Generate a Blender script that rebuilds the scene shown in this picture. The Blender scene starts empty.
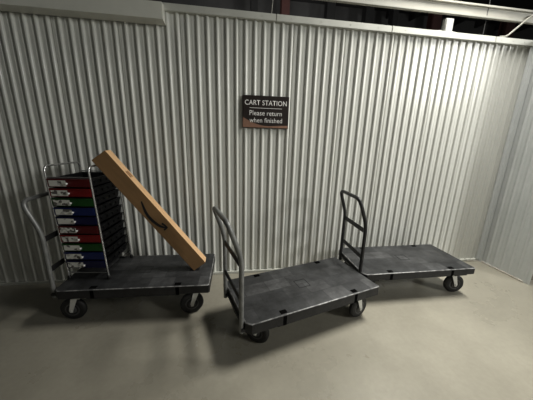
import bpy, bmesh, math, random
from mathutils import Vector, Matrix
random.seed(4)
scn = bpy.context.scene
COL = scn.collection
PI = math.pi

# ------------------------------------------------------------------ materials
def mat(name, col, rough=.6, metal=0., spec=.5):
    m = bpy.data.materials.new(name); m.use_nodes = True
    b = m.node_tree.nodes['Principled BSDF']
    b.inputs['Base Color'].default_value = (*col, 1); b.inputs['Roughness'].default_value = rough
    b.inputs['Metallic'].default_value = metal; b.inputs['Specular IOR Level'].default_value = spec
    return m

def noisy(name, c1, c2, scale, rough=.6, metal=0., bump=0., detail=6, lo=.35, hi=.65, spec=.5, r2=None, stretch=None, fine=None):
    m = mat(name, c1, rough, metal, spec); nt = m.node_tree; N = nt.nodes; L = nt.links
    b = N['Principled BSDF']
    tc = N.new('ShaderNodeTexCoord'); src = tc.outputs['Object']
    if stretch:
        mp = N.new('ShaderNodeMapping'); mp.inputs['Scale'].default_value = stretch
        L.new(src, mp.inputs['Vector']); src = mp.outputs['Vector']
    n = N.new('ShaderNodeTexNoise'); n.inputs['Scale'].default_value = scale; n.inputs['Detail'].default_value = detail
    n.inputs['Roughness'].default_value = .6
    L.new(src, n.inputs['Vector'])
    r = N.new('ShaderNodeValToRGB'); r.color_ramp.elements[0].position = lo; r.color_ramp.elements[1].position = hi
    r.color_ramp.elements[0].color = (*c1, 1); r.color_ramp.elements[1].color = (*c2, 1)
    L.new(n.outputs['Fac'], r.inputs['Fac'])
    out = r.outputs['Color']
    if fine:
        n2 = N.new('ShaderNodeTexNoise'); n2.inputs['Scale'].default_value = fine[0]; n2.inputs['Detail'].default_value = 3
        L.new(src, n2.inputs['Vector'])
        mr = N.new('ShaderNodeMapRange'); mr.inputs['From Min'].default_value = .3; mr.inputs['From Max'].default_value = .7
        mr.inputs['To Min'].default_value = 1 - fine[1]; mr.inputs['To Max'].default_value = 1 + fine[1]
        L.new(n2.outputs['Fac'], mr.inputs['Value'])
        mx = N.new('ShaderNodeVectorMath'); mx.operation = 'SCALE'
        L.new(out, mx.inputs[0]); L.new(mr.outputs['Result'], mx.inputs['Scale']); out = mx.outputs['Vector']
    L.new(out, b.inputs['Base Color'])
    if r2 is not None:
        mr = N.new('ShaderNodeMapRange'); mr.inputs['To Min'].default_value = rough; mr.inputs['To Max'].default_value = r2
        mr.inputs['From Min'].default_value = lo; mr.inputs['From Max'].default_value = hi
        L.new(n.outputs['Fac'], mr.inputs['Value']); L.new(mr.outputs['Result'], b.inputs['Roughness'])
    if bump:
        bp = N.new('ShaderNodeBump'); bp.inputs['Strength'].default_value = bump; bp.inputs['Distance'].default_value = .01
        L.new(n.outputs['Fac'], bp.inputs['Height']); L.new(bp.outputs['Normal'], b.inputs['Normal'])
    return m

def deck_material():
    m = mat('scuffed_charcoal_plastic', (.05, .05, .052), .5); nt = m.node_tree; N = nt.nodes; L = nt.links
    b = N['Principled BSDF']; tc = N.new('ShaderNodeTexCoord')
    br = N.new('ShaderNodeTexBrick'); br.inputs['Scale'].default_value = 1
    br.inputs['Brick Width'].default_value = .205; br.inputs['Row Height'].default_value = .147
    br.inputs['Mortar Size'].default_value = .003; br.inputs['Mortar Smooth'].default_value = .6
    br.inputs['Color1'].default_value = (.024, .025, .026, 1); br.inputs['Color2'].default_value = (.082, .083, .084, 1)
    br.inputs['Mortar'].default_value = (.022, .022, .023, 1)
    L.new(tc.outputs['Object'], br.inputs['Vector'])
    n = N.new('ShaderNodeTexNoise'); n.inputs['Scale'].default_value = 9; n.inputs['Detail'].default_value = 8; n.inputs['Roughness'].default_value = .7
    L.new(tc.outputs['Object'], n.inputs['Vector'])
    mr = N.new('ShaderNodeMapRange'); mr.inputs['From Min'].default_value = .33; mr.inputs['From Max'].default_value = .72
    mr.inputs['To Min'].default_value = .36; mr.inputs['To Max'].default_value = 1.55
    L.new(n.outputs['Fac'], mr.inputs['Value'])
    mp = N.new('ShaderNodeMapping'); mp.inputs['Scale'].default_value = (3, 70, 3); mp.inputs['Rotation'].default_value = (0, 0, .35)
    L.new(tc.outputs['Object'], mp.inputs['Vector'])
    n2 = N.new('ShaderNodeTexNoise'); n2.inputs['Scale'].default_value = 2.2; n2.inputs['Detail'].default_value = 4
    L.new(mp.outputs['Vector'], n2.inputs['Vector'])
    mr2 = N.new('ShaderNodeMapRange'); mr2.inputs['From Min'].default_value = .6; mr2.inputs['From Max'].default_value = .8
    mr2.inputs['To Min'].default_value = 0; mr2.inputs['To Max'].default_value = .8
    L.new(n2.outputs['Fac'], mr2.inputs['Value'])
    ad = N.new('ShaderNodeMath'); L.new(mr.outputs['Result'], ad.inputs[0]); L.new(mr2.outputs['Result'], ad.inputs[1])
    sc = N.new('ShaderNodeVectorMath'); sc.operation = 'SCALE'
    L.new(br.outputs['Color'], sc.inputs[0]); L.new(ad.outputs['Value'], sc.inputs['Scale'])
    L.new(sc.outputs['Vector'], b.inputs['Base Color'])
    bp = N.new('ShaderNodeBump'); bp.inputs['Strength'].default_value = .25; bp.inputs['Distance'].default_value = .004
    L.new(n.outputs['Fac'], bp.inputs['Height']); L.new(bp.outputs['Normal'], b.inputs['Normal'])
    return m

def sticker_material():
    m = mat('printed_sticker', (.6, .6, .58), .6); nt = m.node_tree; N = nt.nodes; L = nt.links
    b = N['Principled BSDF']; tc = N.new('ShaderNodeTexCoord')
    mp = N.new('ShaderNodeMapping'); mp.inputs['Scale'].default_value = (1, 1, 1.3); L.new(tc.outputs['Object'], mp.inputs['Vector'])
    v = N.new('ShaderNodeTexVoronoi'); v.inputs['Scale'].default_value = 46; v.distance = 'CHEBYCHEV'
    L.new(mp.outputs['Vector'], v.inputs['Vector'])
    sp = N.new('ShaderNodeSeparateColor'); L.new(v.outputs['Color'], sp.inputs['Color'])
    r = N.new('ShaderNodeValToRGB'); r.color_ramp.interpolation = 'CONSTANT'
    e = r.color_ramp.elements; e[0].color = (.16, .15, .14, 1); e[1].position = .18; e[1].color = (.74, .74, .70, 1)
    k = e.new(.80); k.color = (.52, .52, .49, 1)
    L.new(sp.outputs['Red'], r.inputs['Fac']); L.new(r.outputs['Color'], b.inputs['Base Color'])
    return m

M = {}
M['wall'] = noisy('white_painted_steel', (.60, .605, .57), (.66, .665, .63), 1.6, .22, 0, 0, 4, .3, .7, .5, None, (1, 1, .35))
M['trim'] = noisy('off_white_trim', (.50, .505, .465), (.57, .575, .53), 3, .45)
M['header'] = noisy('off_white_header', (.66, .66, .60), (.72, .72, .66), 3, .28)
M['rwall'] = noisy('white_painted_steel_side', (.56, .58, .575), (.64, .655, .65), 1.6, .45, 0, 0, 4, .3, .7)
M['floor'] = noisy('polished_concrete', (.265, .25, .207), (.365, .345, .288), 1.3, .24, 0, .008, 9, .3, .72, .5, .36, None, (30, .035))
M['base'] = noisy('stained_base_flashing', (.36, .31, .24), (.62, .61, .57), 4, .5)
M['dark'] = noisy('dark_insulation', (.040, .040, .040), (.055, .055, .054), 2, .85)
M['roof'] = noisy('dark_roof_lining', (.010, .010, .010), (.016, .016, .015), 2, .9)
M['black_steel'] = noisy('black_steel', (.006, .006, .006), (.010, .010, .010), 5, .7)
M['red_steel'] = noisy('red_oxide_steel', (.045, .017, .015), (.06, .022, .018), 4, .7)
M['beam'] = noisy('cream_painted_beam', (.36, .355, .315), (.42, .41, .365), 3, .5)
M['deck'] = deck_material()
M['deck_side'] = noisy('charcoal_plastic_edge', (.010, .010, .011), (.022, .022, .023), 14, .5)
M['deck_edge'] = noisy('plastic_lip_highlight', (.09, .09, .09), (.30, .30, .295), 22, .45, 0, 0, 4, .4, .62)  # patchy paler tone paints the highlight along the deck edge
M['slot'] = noisy('black_slot', (.002, .002, .002), (.004, .004, .004), 20, .9, spec=.05)
M['tube_grey'] = noisy('grey_tube', (.18, .183, .18), (.26, .263, .258), 12, .42, .35)
M['tube_dark'] = noisy('dark_grey_tube', (.035, .035, .036), (.06, .06, .06), 12, .42, .3)
M['bar'] = noisy('black_flat_bar', (.008, .008, .008), (.015, .015, .015), 20, .5)
M['rubber'] = noisy('black_rubber', (.008, .008, .008), (.018, .018, .018), 15, .55)
M['zinc'] = noisy('zinc_plate', (.62, .62, .60), (.74, .74, .72), 14, .42, .25)
M['hub'] = noisy('grey_hub', (.06, .06, .06), (.10, .10, .10), 14, .5)
M['chrome'] = noisy('chrome_tube', (.62, .62, .62), (.75, .75, .75), 20, .25, .9)
M['tub'] = noisy('smoky_black_plastic', (.004, .004, .005), (.008, .008, .009), 9, .4, spec=.3)
M['red'] = noisy('red_plastic', (.17, .007, .007), (.21, .010, .010), 10, .35)
M['maroon'] = noisy('maroon_plastic', (.085, .006, .007), (.105, .007, .009), 10, .35)
M['green'] = noisy('green_plastic', (.009, .060, .009), (.012, .078, .012), 10, .35)
M['blue'] = noisy('blue_plastic', (.006, .014, .085), (.009, .020, .11), 10, .35)
M['navy'] = noisy('navy_plastic', (.005, .006, .042), (.007, .008, .056), 10, .35)
M['knob'] = noisy('white_knob', (.8, .8, .78), (.85, .85, .83), 10, .35)
M['sticker'] = sticker_material()
M['card'] = noisy('brown_cardboard_shaded', (.225, .14, .068), (.27, .165, .08), 5, .75, 0, .05, 8, .3, .7, .3, None, (1, 1, 6))  # darkened colour, shade on the box front painted in
M['card_lit'] = noisy('brown_cardboard_lit', (.58, .39, .22), (.66, .45, .26), 5, .7, 0, .05, 8, .3, .7, .3)  # same board, paler to paint in the light on its top face
M['ink'] = noisy('black_ink', (.006, .006, .008), (.010, .010, .012), 10, .6)
M['print'] = noisy('brown_print', (.16, .075, .03), (.30, .16, .07), 60, .7)
M['sign'] = noisy('dark_brown_sign', (.018, .012, .010), (.024, .016, .013), 6, .4)
M['tan'] = noisy('tan_swoosh', (.22, .125, .085), (.33, .20, .14), 5, .45)
M['white'] = noisy('white_lettering', (.80, .79, .77), (.86, .85, .83), 6, .5)
M['box_white'] = noisy('white_plastic_box', (.40, .40, .385), (.56, .56, .54), 60, .5)

# ------------------------------------------------------------------ helpers
def link(name, me, parent=None):
    o = bpy.data.objects.new(name, me); COL.objects.link(o)
    if parent is not None: o.parent = parent
    return o

def obj(name, bm, mats, parent=None, smooth=35, recalc=True):
    if recalc: bmesh.ops.recalc_face_normals(bm, faces=bm.faces)
    me = bpy.data.meshes.new(name); bm.to_mesh(me); bm.free()
    for m in (mats if isinstance(mats, (list, tuple)) else [mats]): me.materials.append(m)
    if smooth:
        me.polygons.foreach_set('use_smooth', [True] * len(me.polygons))
        me.set_sharp_from_angle(angle=math.radians(smooth))
    return link(name, me, parent)

def thing(name, label, cat, loc=(0, 0, 0), rz=0, group=None):
    o = link(name, None); o.location = loc; o.rotation_euler = (0, 0, rz)
    o['label'] = label; o['category'] = cat
    if group: o['group'] = group
    return o

def tag(o, label, cat, group=None):
    o['label'] = label; o['category'] = cat
    if group: o['group'] = group
    return o

def struct(name, bm, m, smooth=0, recalc=True):
    o = obj(name, bm, m, None, smooth, recalc); o['kind'] = 'structure'; return o

def box(bm, x0, x1, y0, y1, z0, z1, mi=0, bev=0.):
    vs = [bm.verts.new((x, y, z)) for x in (x0, x1) for y in (y0, y1) for z in (z0, z1)]
    q = [(0, 1, 3, 2), (4, 6, 7, 5), (0, 4, 5, 1), (2, 3, 7, 6), (0, 2, 6, 4), (1, 5, 7, 3)]
    fs = [bm.faces.new([vs[i] for i in f]) for f in q]
    for f in fs: f.material_index = mi
    if bev:
        es = list({e for f in fs for e in f.edges})
        r = bmesh.ops.bevel(bm, geom=es, offset=bev, segments=2, affect='EDGES')
        for f in r['faces']: f.material_index = mi
    return vs

def prism(bm, pts, z0, z1, mi=0, T=None):
    T = T or (lambda x, y, z: (x, y, z))
    a = [bm.verts.new(T(x, y, z0)) for x, y in pts]; b = [bm.verts.new(T(x, y, z1)) for x, y in pts]
    n = len(pts); fs = [bm.faces.new(a[::-1]), bm.faces.new(b)]
    for i in range(n): fs.append(bm.faces.new((a[i], a[(i + 1) % n], b[(i + 1) % n], b[i])))
    for f in fs: f.material_index = mi
    return fs

def rounded(pts, r, n=6):
    P = [Vector(p) for p in pts]; out = [P[0]]
    for i in range(1, len(P) - 1):
        a = (P[i - 1] - P[i]); b = (P[i + 1] - P[i]); d = min(r, a.length * .49, b.length * .49)
        p0 = P[i] + a.normalized() * d; p2 = P[i] + b.normalized() * d
        for k in range(n + 1):
            t = k / n; out.append(p0 * (1 - t) ** 2 + P[i] * 2 * t * (1 - t) + p2 * t * t)
    out.append(P[-1]); return out

def tube(bm, pts, r, seg=12, mi=0):
    P = [Vector(p) for p in pts]; rings = []; ref = None
    for i, p in enumerate(P):
        t = ((P[min(i + 1, len(P) - 1)] - p).normalized() + (p - P[max(i - 1, 0)]).normalized()).normalized()
        if ref is None:
            ref = t.cross(Vector((0, 0, 1)))
            if ref.length < .1: ref = t.cross(Vector((1, 0, 0)))
        ref = (ref - t * ref.dot(t)).normalized(); s = t.cross(ref)
        rings.append([bm.verts.new(p + (ref * math.cos(2 * PI * k / seg) + s * math.sin(2 * PI * k / seg)) * r) for k in range(seg)])
    for a, b in zip(rings, rings[1:]):
        for k in range(seg):
            f = bm.faces.new((a[k], a[(k + 1) % seg], b[(k + 1) % seg], b[k])); f.material_index = mi
    for rg, fl in ((rings[0], True), (rings[-1], False)):
        f = bm.faces.new(rg[::-1] if fl else rg); f.material_index = mi

def lathe(bm, prof, seg=28, T=None, mi=0):
    """prof: (radius, axial) pairs; axis = local y"""
    T = T or (lambda v: v); rings = []
    for r, a in prof:
        rings.append([bm.verts.new(T(Vector((r * math.cos(2 * PI * k / seg), a, r * math.sin(2 * PI * k / seg))))) for k in range(seg)])
    for a, b in zip(rings, rings[1:]):
        for k in range(seg):
            f = bm.faces.new((a[k], a[(k + 1) % seg], b[(k + 1) % seg], b[k])); f.material_index = mi
    bm.faces.new(rings[0][::-1]).material_index = mi; bm.faces.new(rings[-1]).material_index = mi

def B(): return bmesh.new()

# ------------------------------------------------------------------ setting
H = 2.64
PITCH, X0, XC = .0884275, -1.78647, 3.3716
def rib_profile(k0, k1, off, lap):
    """(along, depth into the wall): rounded narrow crests between wide flat pans"""
    pts = []
    D, hw, hc = .018, .0185, .0125
    for k in range(k0, k1):
        c = off + k * PITCH
        pts.append((c - hw, D))
        for i in range(9):
            u = -1 + i / 4
            pts.append((c + u * hc, .0052 * abs(u) ** 2.2))
        pts.append((c + hw, D))
        if lap and k % 6 == 3: pts += [(c + hw + .001, D), (c + hw + .002, D + .012), (c + hw + .009, D + .012), (c + hw + .010, D - .002), (c + hw + .013, D - .002), (c + hw + .014, D)]
        pts += [(c + .035, D), (c + .0365, D - .002), (c + .0505, D - .002), (c + .052, D)]
    return pts
def ribbed(pts, f, z0, z1):
    bm = B(); a = [bm.verts.new(f(x, d, z0)) for x, d in pts]; b = [bm.verts.new(f(x, d, z1)) for x, d in pts]
    for i in range(len(pts) - 1): bm.faces.new((a[i], a[i + 1], b[i + 1], b[i]))
    return bm
prof = [p for p in rib_profile(-28, 59, X0 - .004, True) if p[0] < XC - .012]
prof.append((XC + .01, .018))
w = struct('wall_back', ribbed(prof, lambda x, d, z: (x, d, z), 0, H), M['wall'], 33, False)
profr = [(a, d * .6) for a, d in rib_profile(0, 6, .10, False)]
profr = [(-.02, .010)] + profr
w = struct('wall_right', ribbed(profr, lambda y, d, z: (XC + d, -y, z), 0, H), M['rwall'], 33, False)
# backing of both panels (unit interiors are behind)
bm = B(); box(bm, -4.3, XC + .06, .022, .05, 0, H); struct('wall_partition', bm, M['wall'])
bm = B(); box(bm, XC + .022, XC + .05, -.54, .022, 0, H); struct('wall_side_partition', bm, M['wall'])

bm = B(); box(bm, -9, 13, -9, 8, -.08, 0); struct('floor', bm, M['floor'])
bm = B(); box(bm, -6, 2.75, -3.12, -3.0, 0, 2.68); struct('wall_light_blocker', bm, M['wall'])  # unseen wall, added to keep the far lamp off the left side
# top cap with folded lip, in jointed lengths
bm = B()
xs = [-.600, .437, 1.62, 2.84, XC + .06]
for a, b in zip(xs, xs[1:]):
    box(bm, a + .0012, b - .0012, -.022, .06, 2.622, 2.682, 0, .004)
    for k in range(4):
        x = a + (b - a) * (k + .5) / 4
        box(bm, x - .005, x + .005, -.0245, -.021, 2.65, 2.66, 0, .001)
struct('trim_1', bm, M['trim'])
bm = B(); box(bm, XC - .022, XC + .06, -.56, -.024, 2.622, 2.682, 0, .004); struct('trim_2', bm, M['trim'])
# boxed header on the left: face, underside channel
bm = B()
prism(bm, [(-.1, 2.523), (-.1, 2.650), (-.001, 2.664), (-.001, 2.511)], -4.3, -.562, 0, lambda y, z, x: (x, y, z))
struct('trim_3', bm, M['header'])
# corner angle and base flashing
bm = B(); box(bm, XC - .055, XC - .006, -.012, -.006, 0, 2.62); box(bm, XC - .012, XC - .006, -.05, -.006, 0, 2.62); struct('trim_4', bm, M['rwall'])
bm = B(); box(bm, -4.3, XC - .012, -.012, .02, 0, .028, 0, .002); struct('baseboard_back', bm, M['trim'])
bm = B(); box(bm, XC - .010, XC + .02, -.54, -.012, 0, .014, 0, .001); struct('baseboard_right', bm, M['base'])
bm = B(); box(bm, XC - .20, XC - .016, -.022, -.013, 0, .018, 0, .002); struct('trim_5', bm, M['base'])

# dark upper building beyond the partition
bm = B(); box(bm, -9, 13, 5.6, 5.7, 0, 5.6); struct('wall_rear', bm, M['dark'])
bm = B(); box(bm, -9, 13, -5, 5.7, 5.5, 5.6); struct('ceiling', bm, M['roof'])
for i, x in enumerate((4.1, 4.9, 5.7, 6.5, 7.3, 8.1, 8.9, 9.7)):
    bm = B(); box(bm, x - .03, x + .03, -1, 5.6, 5.30, 5.5); o = struct('ceiling_joist', bm, M['black_steel'])
for x, m_, wd in ((1.515, 'red_steel', .11), (6.09, 'red_steel', .14), (8.65, 'red_steel', .15), (.67, 'black_steel', .09), (2.80, 'black_steel', .12), (3.95, 'black_steel', .12), (4.75, 'black_steel', .08)):
    bm = B(); box(bm, x - wd, x + wd, 4.88, 4.9, 0, 5.5); box(bm, x - .015, x + .015, 4.9, 5.1, 0, 5.5); box(bm, x - wd, x + wd, 5.1, 5.12, 0, 5.5)
    struct('column', bm, M[m_])
bm = B(); box(bm, -9, 13, 5.45, 5.6, 4.55, 4.75); struct('trim_6', bm, M['black_steel'])

# long cream beam hanging above the wall top
bm = B()
box(bm, -3.5, 5.6, .030, .040, 2.87, 2.975, 0, .002); box(bm, -3.5, 5.6, .000, .036, 2.850, 2.873, 0, .003); box(bm, -3.5, 5.6, .01, .036, 2.955, 2.975, 0, .002)
o = struct('ceiling_beam', bm, M['beam'])

# ------------------------------------------------------------------ small things on the wall
t = thing('junction_box', 'small white square junction box standing on top of the wall', 'junction box', (2.265, .02, 2.682))
bm = B(); box(bm, -.048, .048, -.025, .025, 0, .128, 0, .005); obj('housing', bm, M['box_white'], t)
bm = B(); box(bm, -.040, .040, -.028, -.0245, .010, .118, 0, .0015); obj('cover', bm, M['box_white'], t)
bm = B(); tube(bm, rounded([(-.30, .005, .004), (-.15, -.008, .006), (-.045, 0, .02)], .1), .005, 8)
tube(bm, rounded([(.045, 0, .02), (.12, -.008, .006), (.30, .005, .004)], .1), .005, 8); obj('cable', bm, M['box_white'], t)
bm = B(); tube(bm, rounded([(2.90, .0, 2.690), (2.975, -.008, 2.692), (3.23, -.012, 2.915), (3.33, -.012, 2.945), (4.2, -.012, 2.945)], .07), .0095, 10)
tag(obj('conduit', bm, M['beam']), 'thin white conduit bending up from the wall top to the cream beam', 'conduit')
bm = B(); tube(bm, rounded([(.395, .02, 2.682), (.40, .02, 2.73), (.415, .03, 2.9), (.40, .05, 3.4), (.40, .05, 5.5)], .1), .004, 8)
tag(obj('hanging_cable', bm, M['beam']), 'thin white cable dropping to the wall top beside the red column', 'cable')
bm = B(); tube(bm, [(2.72, .03, 2.682), (2.72, .03, 5.5)], .004, 8)
tag(obj('hanger_rod', bm, M['hub']), 'thin grey rod rising from the wall top right of the white box', 'rod')

# sign
def text_mesh(name, s, w, cx, base, parent, m, ht=None, bold=.004):
    cu = bpy.data.curves.new(name, 'FONT'); cu.body = s; cu.size = 1; cu.align_x = 'LEFT'; cu.offset = bold; cu.space_character = 1.04; cu.resolution_u = 4
    o = bpy.data.objects.new(name, cu); COL.objects.link(o); bpy.context.view_layer.update()
    me = bpy.data.meshes.new_from_object(o.evaluated_get(bpy.context.evaluated_depsgraph_get()))
    bpy.data.objects.remove(o); bpy.data.curves.remove(cu)
    xs = [v.co.x for v in me.vertices]; x0, x1 = min(xs), max(xs); sc = w / (x1 - x0)
    sy = (ht or sc) * 1.12
    for v in me.vertices: v.co = ((v.co.x - (x0 + x1) / 2) * sc + cx, -.0012, v.co.y * sy + base)
    me.name = name; me.materials.append(m)
    return link(name, me, parent)
SW, SH = .474, .312
sg = thing('wall_sign', 'dark brown cart return sign with white lettering on the ribbed wall', 'sign', (.361, -.012, 1.655))
bm = B(); box(bm, -SW / 2, SW / 2, 0, .010, 0, SH, 0, .0015); obj('panel', bm, M['sign'], sg)
text_mesh('lettering', 'CART STATION', SW * .90, 0, SH * .715, sg, M['white'], None, .010)
text_mesh('lettering', 'Please', SW * .325, -SW * .1875, SH * .400, sg, M['white'])
text_mesh('lettering', 'return', SW * .325, SW * .1875, SH * .400, sg, M['white'])
text_mesh('lettering', 'when finished', SW * .71, .003, SH * .180, sg, M['white'])
bm = B(); box(bm, -SW * .35, SW * .35, -.0012, 0, SH * .618, SH * .632); obj('rule_line', bm, M['white'], sg)
bm = B(); up = []; lo = []
for i in range(25):
    s = i / 24; x = -SW / 2 + .004 + s * (SW - .008)
    y = SH * (.065 + .275 * (1 - min(1, s / .62)) ** 2.1 + .04 * max(0, s - .45) / .55)
    up.append((x, y)); lo.append((x, SH * .022))
va = [bm.verts.new((x, -.0008, y)) for x, y in up]; vb = [bm.verts.new((x, -.0008, y)) for x, y in lo]
for i in range(24): bm.faces.new((vb[i], vb[i + 1], va[i + 1], va[i]))
obj('swoosh', bm, M['tan'], sg, 0)

# ------------------------------------------------------------------ platform carts
L_, W_, HD = 1.224, .586, .333
def chamfer_rect(x0, x1, y0, y1, c, d=.010):
    return [(x0 + c, y0), (x1 - d, y0), (x1, y0 + d), (x1, y1 - d), (x1 - d, y1), (x0 + c, y1), (x0, y1 - c), (x0, y0 + c)]

def caster(parent, u, v, ang):
    """swivel caster: bracket mesh (part) with wheel and hub as sub-parts; wheel trails along +x of the bracket"""
    off = .045; R = .101
    c = link('caster', None, parent)
    bm = B()
    box(bm, -.05, .05, -.045, .045, .222, .235, 0, .003)
    Tz = lambda p: Vector((p.x, p.z, p.y + .21))
    lathe(bm, [(.034, -.004), (.04, 0), (.034, .012)], 20, Tz)
    box(bm, -.035, off * .6, -.036, .036, .206, .214, 0, .002)
    for s in (-1, 1):
        pts = [(-.016, .213), (.034, .213), (off + .015, R + .004), (off + .010, R - .016), (off - .010, R - .016), (off - .016, R + .004)]
        y0 = s * .034; prism(bm, pts, min(y0, y0 + s * .005), max(y0, y0 + s * .005), 0, lambda x, z, y: (x, y, z))
    lathe(bm, [(.008, -.044), (.008, .044)], 10, lambda p: Vector((p.x + off, p.y, p.z + R)))
    me_o = obj('caster', bm, M['zinc'], parent, 35)
    bpy.data.objects.remove(c)
    me_o.location = (u - off * math.cos(ang), v - off * math.sin(ang), 0); me_o.rotation_euler = (0, 0, ang)
    Tw = lambda p: Vector((p.x + off, p.y, p.z + R))
    bm = B(); lathe(bm, [(.060, -.022), (.082, -.024), (.093, -.019), (R, -.010), (R, .010), (.093, .019), (.082, .024), (.060, .022)], 36, Tw)
    obj('wheel', bm, M['rubber'], me_o, 40)
    bm = B(); lathe(bm, [(.016, -.030), (.03, -.028), (.034, -.020), (.058, -.0235), (.058, .0235), (.034, .020), (.03, .028), (.016, .030)], 28, Tw)
    obj('hub', bm, M['hub'], me_o, 40)
    return me_o

def platform_cart(label, x, y, a, tubem, thick, wheels, u0=-.019, ut=-.122):
    t = thing('platform_cart', label, 'platform cart', (x, y, 0), a, 'platform carts parked along the wall')
    z0 = HD - thick
    bm = B()
    prism(bm, chamfer_rect(.0, L_, 0, W_, .036), z0, HD - .006, 1)
    bm.faces.ensure_lookup_table()
    # lip with edge highlight painted in, and inset top sheet
    lo = [bm.verts.new((x_, y_, HD - .006)) for x_, y_ in chamfer_rect(-.0005, L_ + .0005, -.0005, W_ + .0005, .036)]
    hi = [bm.verts.new((x_, y_, HD)) for x_, y_ in chamfer_rect(.006, L_ - .006, .006, W_ - .006, .034)]
    for k in range(8): bm.faces.new((lo[k], lo[(k + 1) % 8], hi[(k + 1) % 8], hi[k])).material_index = 2
    bm.faces.new(hi)
    # deeper skirt between casters, and underside ribs
    box(bm, .235, L_ - .255, .004, W_ - .004, z0 - .014, z0 + .016, 1, .004)
    for k in range(5): box(bm, .26 + k * .16, .275 + k * .16, .05, W_ - .05, z0 - .03, z0, 1)
    for uu in (.05, L_ - .19):
        box(bm, uu, uu + .14, .03, W_ - .03, .234, z0 + .005, 1, .003)
    # raised centre square outline
    cx, cy, s = L_ / 2, W_ / 2, .055
    for q in ((cx - s, cx + s, cy - s, cy - s + .005), (cx - s, cx + s, cy + s - .005, cy + s), (cx - s, cx - s + .005, cy - s, cy + s), (cx + s - .005, cx + s, cy - s, cy + s)):
        box(bm, *q, HD - .002, HD + .0012, 1)
    obj('deck', bm, [M['deck'], M['deck_side'], M['deck_edge']], t, 35)
    for uu in (.29, .96):
        for vv, sgn in ((.0, 1), (W_, -1)):
            bm = B()
            y0, y1 = sorted((vv + sgn * .014, vv + sgn * .052)); box(bm, uu - .026, uu + .026, y0, y1, HD - .003, HD + .0012, 0)
            y0, y1 = sorted((vv - sgn * .0014, vv + sgn * .004)); box(bm, uu - .014, uu + .014, y0, y1, z0 - .006, HD - .012, 0)
            obj('strap_slot', bm, M['slot'], t, 0)
    # handle: two posts, bent outward above the knee, joined by a rounded top
    va, vb, zk, zt = .064, .486, .80, 1.05
    pts = [(u0, va, .238), (u0, va, zk), (ut, va + .012, zt), (ut, vb - .012, zt), (u0, vb, zk), (u0, vb, .238)]
    P = [Vector(p) for p in pts]; path = rounded(pts, .075, 8)
    bm = B(); tube(bm, path, .0168, 14)
    h = obj('handle', bm, tubem, t, 50)
    for z in (.742, .482):
        bm = B(); box(bm, u0 - .004, u0 + .004, va + .010, vb - .010, z - .022, z + .022, 0, .0015)
        obj('crossbar', bm, M['bar'], h, 0)['label'] = 'flat black crossbar'
    bm = B()
    for vv in (va, vb): box(bm, u0 - .008, .012, vv - .028, vv + .028, z0 + .004, z0 + .03, 0, .004)
    box(bm, -.010, .004, va, vb, z0 + .006, z0 + .034, 0, .003)
    obj('handle_socket', bm, M['deck_side'], t, 30)
    for u, v, ang in wheels: caster(t, u, v, ang)
    return t

cart0 = platform_cart('leftmost platform cart, charcoal deck loaded with the drawer rack and cardboard box', -1.414, -.688, -.030, M['tube_grey'], .076,
    [(.072, .095, PI), (1.055, .095, PI + .25), (.12, .50, PI - .6), (1.06, .50, PI + .7)], u0=-.034, ut=-.140)
cart1 = platform_cart('empty charcoal platform cart in the middle, angled out from the wall',   .100, -1.234, .278, M['tube_grey'], .082,
    [(.145, .175, 2.3), (1.095, .092, .1), (.15, .49, PI), (1.06, .50, 1.0)], ut=-.105)
cart2 = platform_cart('rightmost platform cart, empty and dark-handled, parked against the wall', 1.236, -.711, .003, M['tube_dark'], .066,
    [(.15, .20, 2.6), (1.120, .105, -.15), (.14, .50, PI - .4), (1.075, .50, .5)], u0=-.006, ut=-.092)

# ------------------------------------------------------------------ rack of coloured drawers on the left cart
RZ = -.102
rk = thing('drawer_rack', 'chrome rack of ten red, green and blue drawers on the leftmost cart', 'drawer rack', (-1.385, -.508, HD), RZ)
RW, RD = .332, .392
for s, x in ((0, 0), (1, RW)):
    bm = B(); tube(bm, rounded([(x, 0, .03), (x, 0, .972), (x, RD, .966), (x, RD, .03)], .05, 7), .0078, 10)
    for k in range(11): tube(bm, [(x, 0, .085 + k * .0779), (x, RD, .085 + k * .0779)], .0028, 6, 1)
    obj('side_frame', bm, [M['chrome'], M['tub']], rk, 50)
for y in (0, RD):
    for z in (.062, .885):
        bm = B(); tube(bm, [(0, y, z), (RW, y, z)], .0045, 8); obj('cross_rod', bm, M['chrome'], rk, 50)
for x in (0, RW):
    for y in (0, RD):
        bm = B(); lathe(bm, [(.012, 0), (.015, .004), (.015, .02), (.010, .034)], 16, lambda p, x=x, y=y: Vector((p.x + x, p.z + y, p.y)))
        obj('foot', bm, M['rubber'], rk, 40)
colors = ['maroon', 'red', 'green', 'blue', 'navy', 'maroon', 'red', 'green', 'blue', 'navy']
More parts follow.
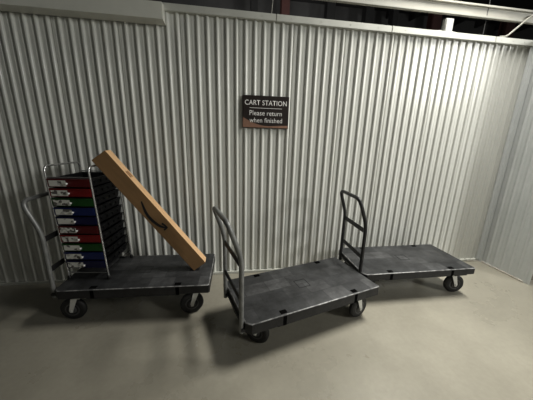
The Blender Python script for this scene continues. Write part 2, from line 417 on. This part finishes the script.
for i, cname in enumerate(colors):
    z1 = .876 - i * .0779; z0 = z1 - .0695
    x0, x1 = .012, RW - .012
    # open tub with tapered sides and a rolled lip
    bm = B()
    def ring(a, b, c, d, z): return [bm.verts.new(p) for p in ((a, c, z), (b, c, z), (b, d, z), (a, d, z))]
    r = [ring(x0 + .012, x1 - .012, .012, RD - .016, z0), ring(x0 + .002, x1 - .002, .002, RD - .006, z1 - .008), ring(x0 - .004, x1 + .004, .0, RD, z1 - .008),
         ring(x0 - .004, x1 + .004, .0, RD, z1), ring(x0 + .006, x1 - .006, .008, RD - .012, z1), ring(x0 + .014, x1 - .014, .016, RD - .02, z0 + .003)]
    bm.faces.new(r[0][::-1]); bm.faces.new(r[-1])
    for p, q in zip(r, r[1:]):
        for k in range(4): bm.faces.new((p[k], p[(k + 1) % 4], q[(k + 1) % 4], q[k]))
    for yy in (.085, .165, .245, .325):   # moulded ribs along the right flank
        box(bm, x1 - .008, x1 + .002, yy - .020, yy + .020, z0 + .022, z1 - .022, 0, .004)
    d = obj('drawer', bm, M['tub'], rk, 30)
    bm = B(); box(bm, x0 - .004, x1 + .004, -.010, .001, z0 + .004, z1 - .002, 0, .003); box(bm, x0 - .004, x1 + .004, -.017, -.006, z1 - .010, z1, 0, .003)
    obj('drawer_front', bm, M[cname], d, 30)['label'] = {'maroon': 'dark red', 'red': 'red', 'green': 'green', 'blue': 'blue', 'navy': 'dark blue'}[cname] + ' drawer front'
    bm = B(); box(bm, x0 + .008, x0 + .135, -.0115, -.0095, z0 + .010, z1 - .013, 0); obj('label_card', bm, M['sticker'], d, 0)['label'] = 'whitish printed label'
    bm = B(); lathe(bm, [(.004, 0), (.004, .008), (.009, .012), (.009, .018), (.005, .021)], 14, lambda p: Vector((p.x + RW / 2 - .006, -.010 - p.y, p.z + (z0 + z1) / 2 - .002)))
    obj('knob', bm, M['knob'], d, 40)['label'] = 'small white knob'

# the whole frame is pushed slightly out of square by the box
for o in list(rk.children) + [c for k in rk.children for c in k.children]:
    for v in o.data.vertices: v.co.x -= .040 * v.co.z

# ------------------------------------------------------------------ long cardboard box leaning on the rack
A = Vector((-.349, 0, HD + .002)); E = Vector((-1.089, 0, 1.351))
lng = (E - A); LEN = lng.length; lng.normalize(); nrm = Vector((-lng.z, 0, lng.x)) * -1
ang = math.atan2(-lng.z, lng.x)          # rotation about y
WID, THK = .134, .10
bx = thing('cardboard_box', 'long brown cardboard box with black arrow mark leaning on the drawer rack', 'box', (A.x, -.486, A.z))
bx.rotation_euler = (0, ang, 0)
# local: x along the box (upwards), y into the wall, z: perpendicular; pick sign so the width goes up-right
sgn = 1 if (Matrix.Rotation(ang, 3, 'Y') @ Vector((0, 0, 1))).z > 0 else -1
bm = B()
z0, z1 = sorted((0, sgn * WID))
box(bm, 0, LEN, 0, THK, z0, z1, 0, .0025)
for f in bm.faces:
    if abs(f.calc_center_median().z - sgn * WID) < 1e-4: f.material_index = 1
# flap seams at the upper end and along the face
obj('carton', bm, [M['card'], M['card_lit']], bx, 30)
inv = (Matrix.Translation(bx.location) @ Matrix.Rotation(ang, 4, 'Y')).inverted()
def onbox(x, z): p = inv @ Vector((x, -.486, z)); return Vector((p.x, -.0012, p.z))
bm = B(); box(bm, .002, LEN - .002, THK * .47, THK * .53, sgn * WID - .0008, sgn * WID + .0010, 0); obj('tape', bm, M['card_lit'], bx, 0)
# curved arrow: centre line through measured points, swelling in the middle
cl = [onbox(*q) for q in ((-.748, 1.012), (-.736, .965), (-.718, .908), (-.692, .862), (-.655, .820), (-.618, .789), (-.585, .774), (-.566, .769))]
def cat(P, t):
    n = len(P) - 1; i = min(int(t * n), n - 1); f = t * n - i
    g = lambda k: P[max(0, min(n, k))]
    p0, p1, p2, p3 = g(i - 1), g(i), g(i + 1), g(i + 2)
    return .5 * ((2 * p1) + (p2 - p0) * f + (2 * p0 - 5 * p1 + 4 * p2 - p3) * f * f + (3 * p1 - p0 - 3 * p2 + p3) * f ** 3)
bm = B(); n = 30; prev = None
for i in range(n + 1):
    t = i / n; p = cat(cl, t); q = (cat(cl, min(1, t + .01)) - cat(cl, max(0, t - .01))).normalized()
    s = Vector((-q.z, 0, q.x)); wd = .003 + .0095 * math.sin(PI * min(1, t * .92 + .05)) ** .8
    cur = (bm.verts.new(p + s * wd), bm.verts.new(p - s * wd))
    if prev: bm.faces.new((prev[0], prev[1], cur[1], cur[0]))
    prev = cur
def strip(bm, pts, wd):
    P = [Vector(p) for p in pts]; prev = None
    for i, p in enumerate(P):
        q = (P[min(i + 1, len(P) - 1)] - P[max(0, i - 1)]).normalized(); s = Vector((-q.z, 0, q.x)) * wd
        cur = (bm.verts.new(p + s + Vector((0, -.0002, 0))), bm.verts.new(p - s + Vector((0, -.0002, 0))))
        if prev: bm.faces.new((prev[0], prev[1], cur[1], cur[0]))
        prev = cur
strip(bm, [onbox(-.598, .812), onbox(-.575, .792), onbox(-.556, .768)], .0085)
strip(bm, [onbox(-.556, .776), onbox(-.568, .762), onbox(-.584, .748)], .0075)
obj('arrow_mark', bm, M['ink'], bx, 0)['label'] = 'black curved arrow mark'
bm = B()
pz = inv @ Vector((-.84, -.45, 1.235)); box(bm, pz.x - .03, pz.x + .03, .025, .075, sgn * WID - .0006, sgn * WID + .0012, 0)
obj('printed_patch', bm, M['print'], bx, 0)['label'] = 'dark printed patch'

# ------------------------------------------------------------------ light
def area(name, loc, tgt, sx, sy, power, col):
    l = bpy.data.lights.new(name, 'AREA'); l.shape = 'RECTANGLE'; l.size = sx; l.size_y = sy; l.energy = power; l.color = col
    o = bpy.data.objects.new(name, l); COL.objects.link(o); o.location = loc
    o.rotation_euler = (Vector(tgt) - Vector(loc)).to_track_quat('-Z', 'Y').to_euler(); return o
area('corridor_lamp', (2.65, -.85, 4.3), (1.5, -.8, 0), 1.4, .6, 80, (1, .98, .925)).data.spread = 1.75
area('far_corridor_lamp', (6.8, -5.0, 3.8), (1.2, 0, .9), 1.2, 1.2, 225, (1, 1, .97))
area('rear_wall_fill', (1.2, 2.6, 3.2), (1.2, 5.4, 4.9), 3.5, .4, 90, (1, .98, .94))  # added fill without a visible source, brightens the rear wall
wd = bpy.data.worlds.new('hall'); scn.world = wd; wd.use_nodes = True
wd.node_tree.nodes['Background'].inputs['Color'].default_value = (.95, 1, .97, 1)
wd.node_tree.nodes['Background'].inputs['Strength'].default_value = .085

# ------------------------------------------------------------------ camera
f, pitch, roll, yaw, h, D = 243.697, .246681, -.0269106, .149961, 1.552894, 2.607822
cy_, sy_ = math.cos(yaw), math.sin(yaw); cp, sp = math.cos(pitch), math.sin(pitch)
fwd = Vector((sy_ * cp, cy_ * cp, -sp)); right = Vector((cy_, -sy_, 0)); down = fwd.cross(right)
cr, sr = math.cos(roll), math.sin(roll)
r2 = cr * right + sr * down; d2 = -sr * right + cr * down
cam = bpy.data.cameras.new('camera'); co = bpy.data.objects.new('camera', cam); COL.objects.link(co)
co.matrix_world = Matrix(((r2.x, -d2.x, -fwd.x, 0), (r2.y, -d2.y, -fwd.y, -D), (r2.z, -d2.z, -fwd.z, h), (0, 0, 0, 1)))
cam.sensor_width = 36; cam.lens = f / 533 * 36; cam.clip_start = .05
scn.camera = co
scn.view_settings.view_transform = 'Standard'
scn.view_settings.look = 'None'
scn.view_settings.gamma = .86
scn.view_settings.exposure = .10
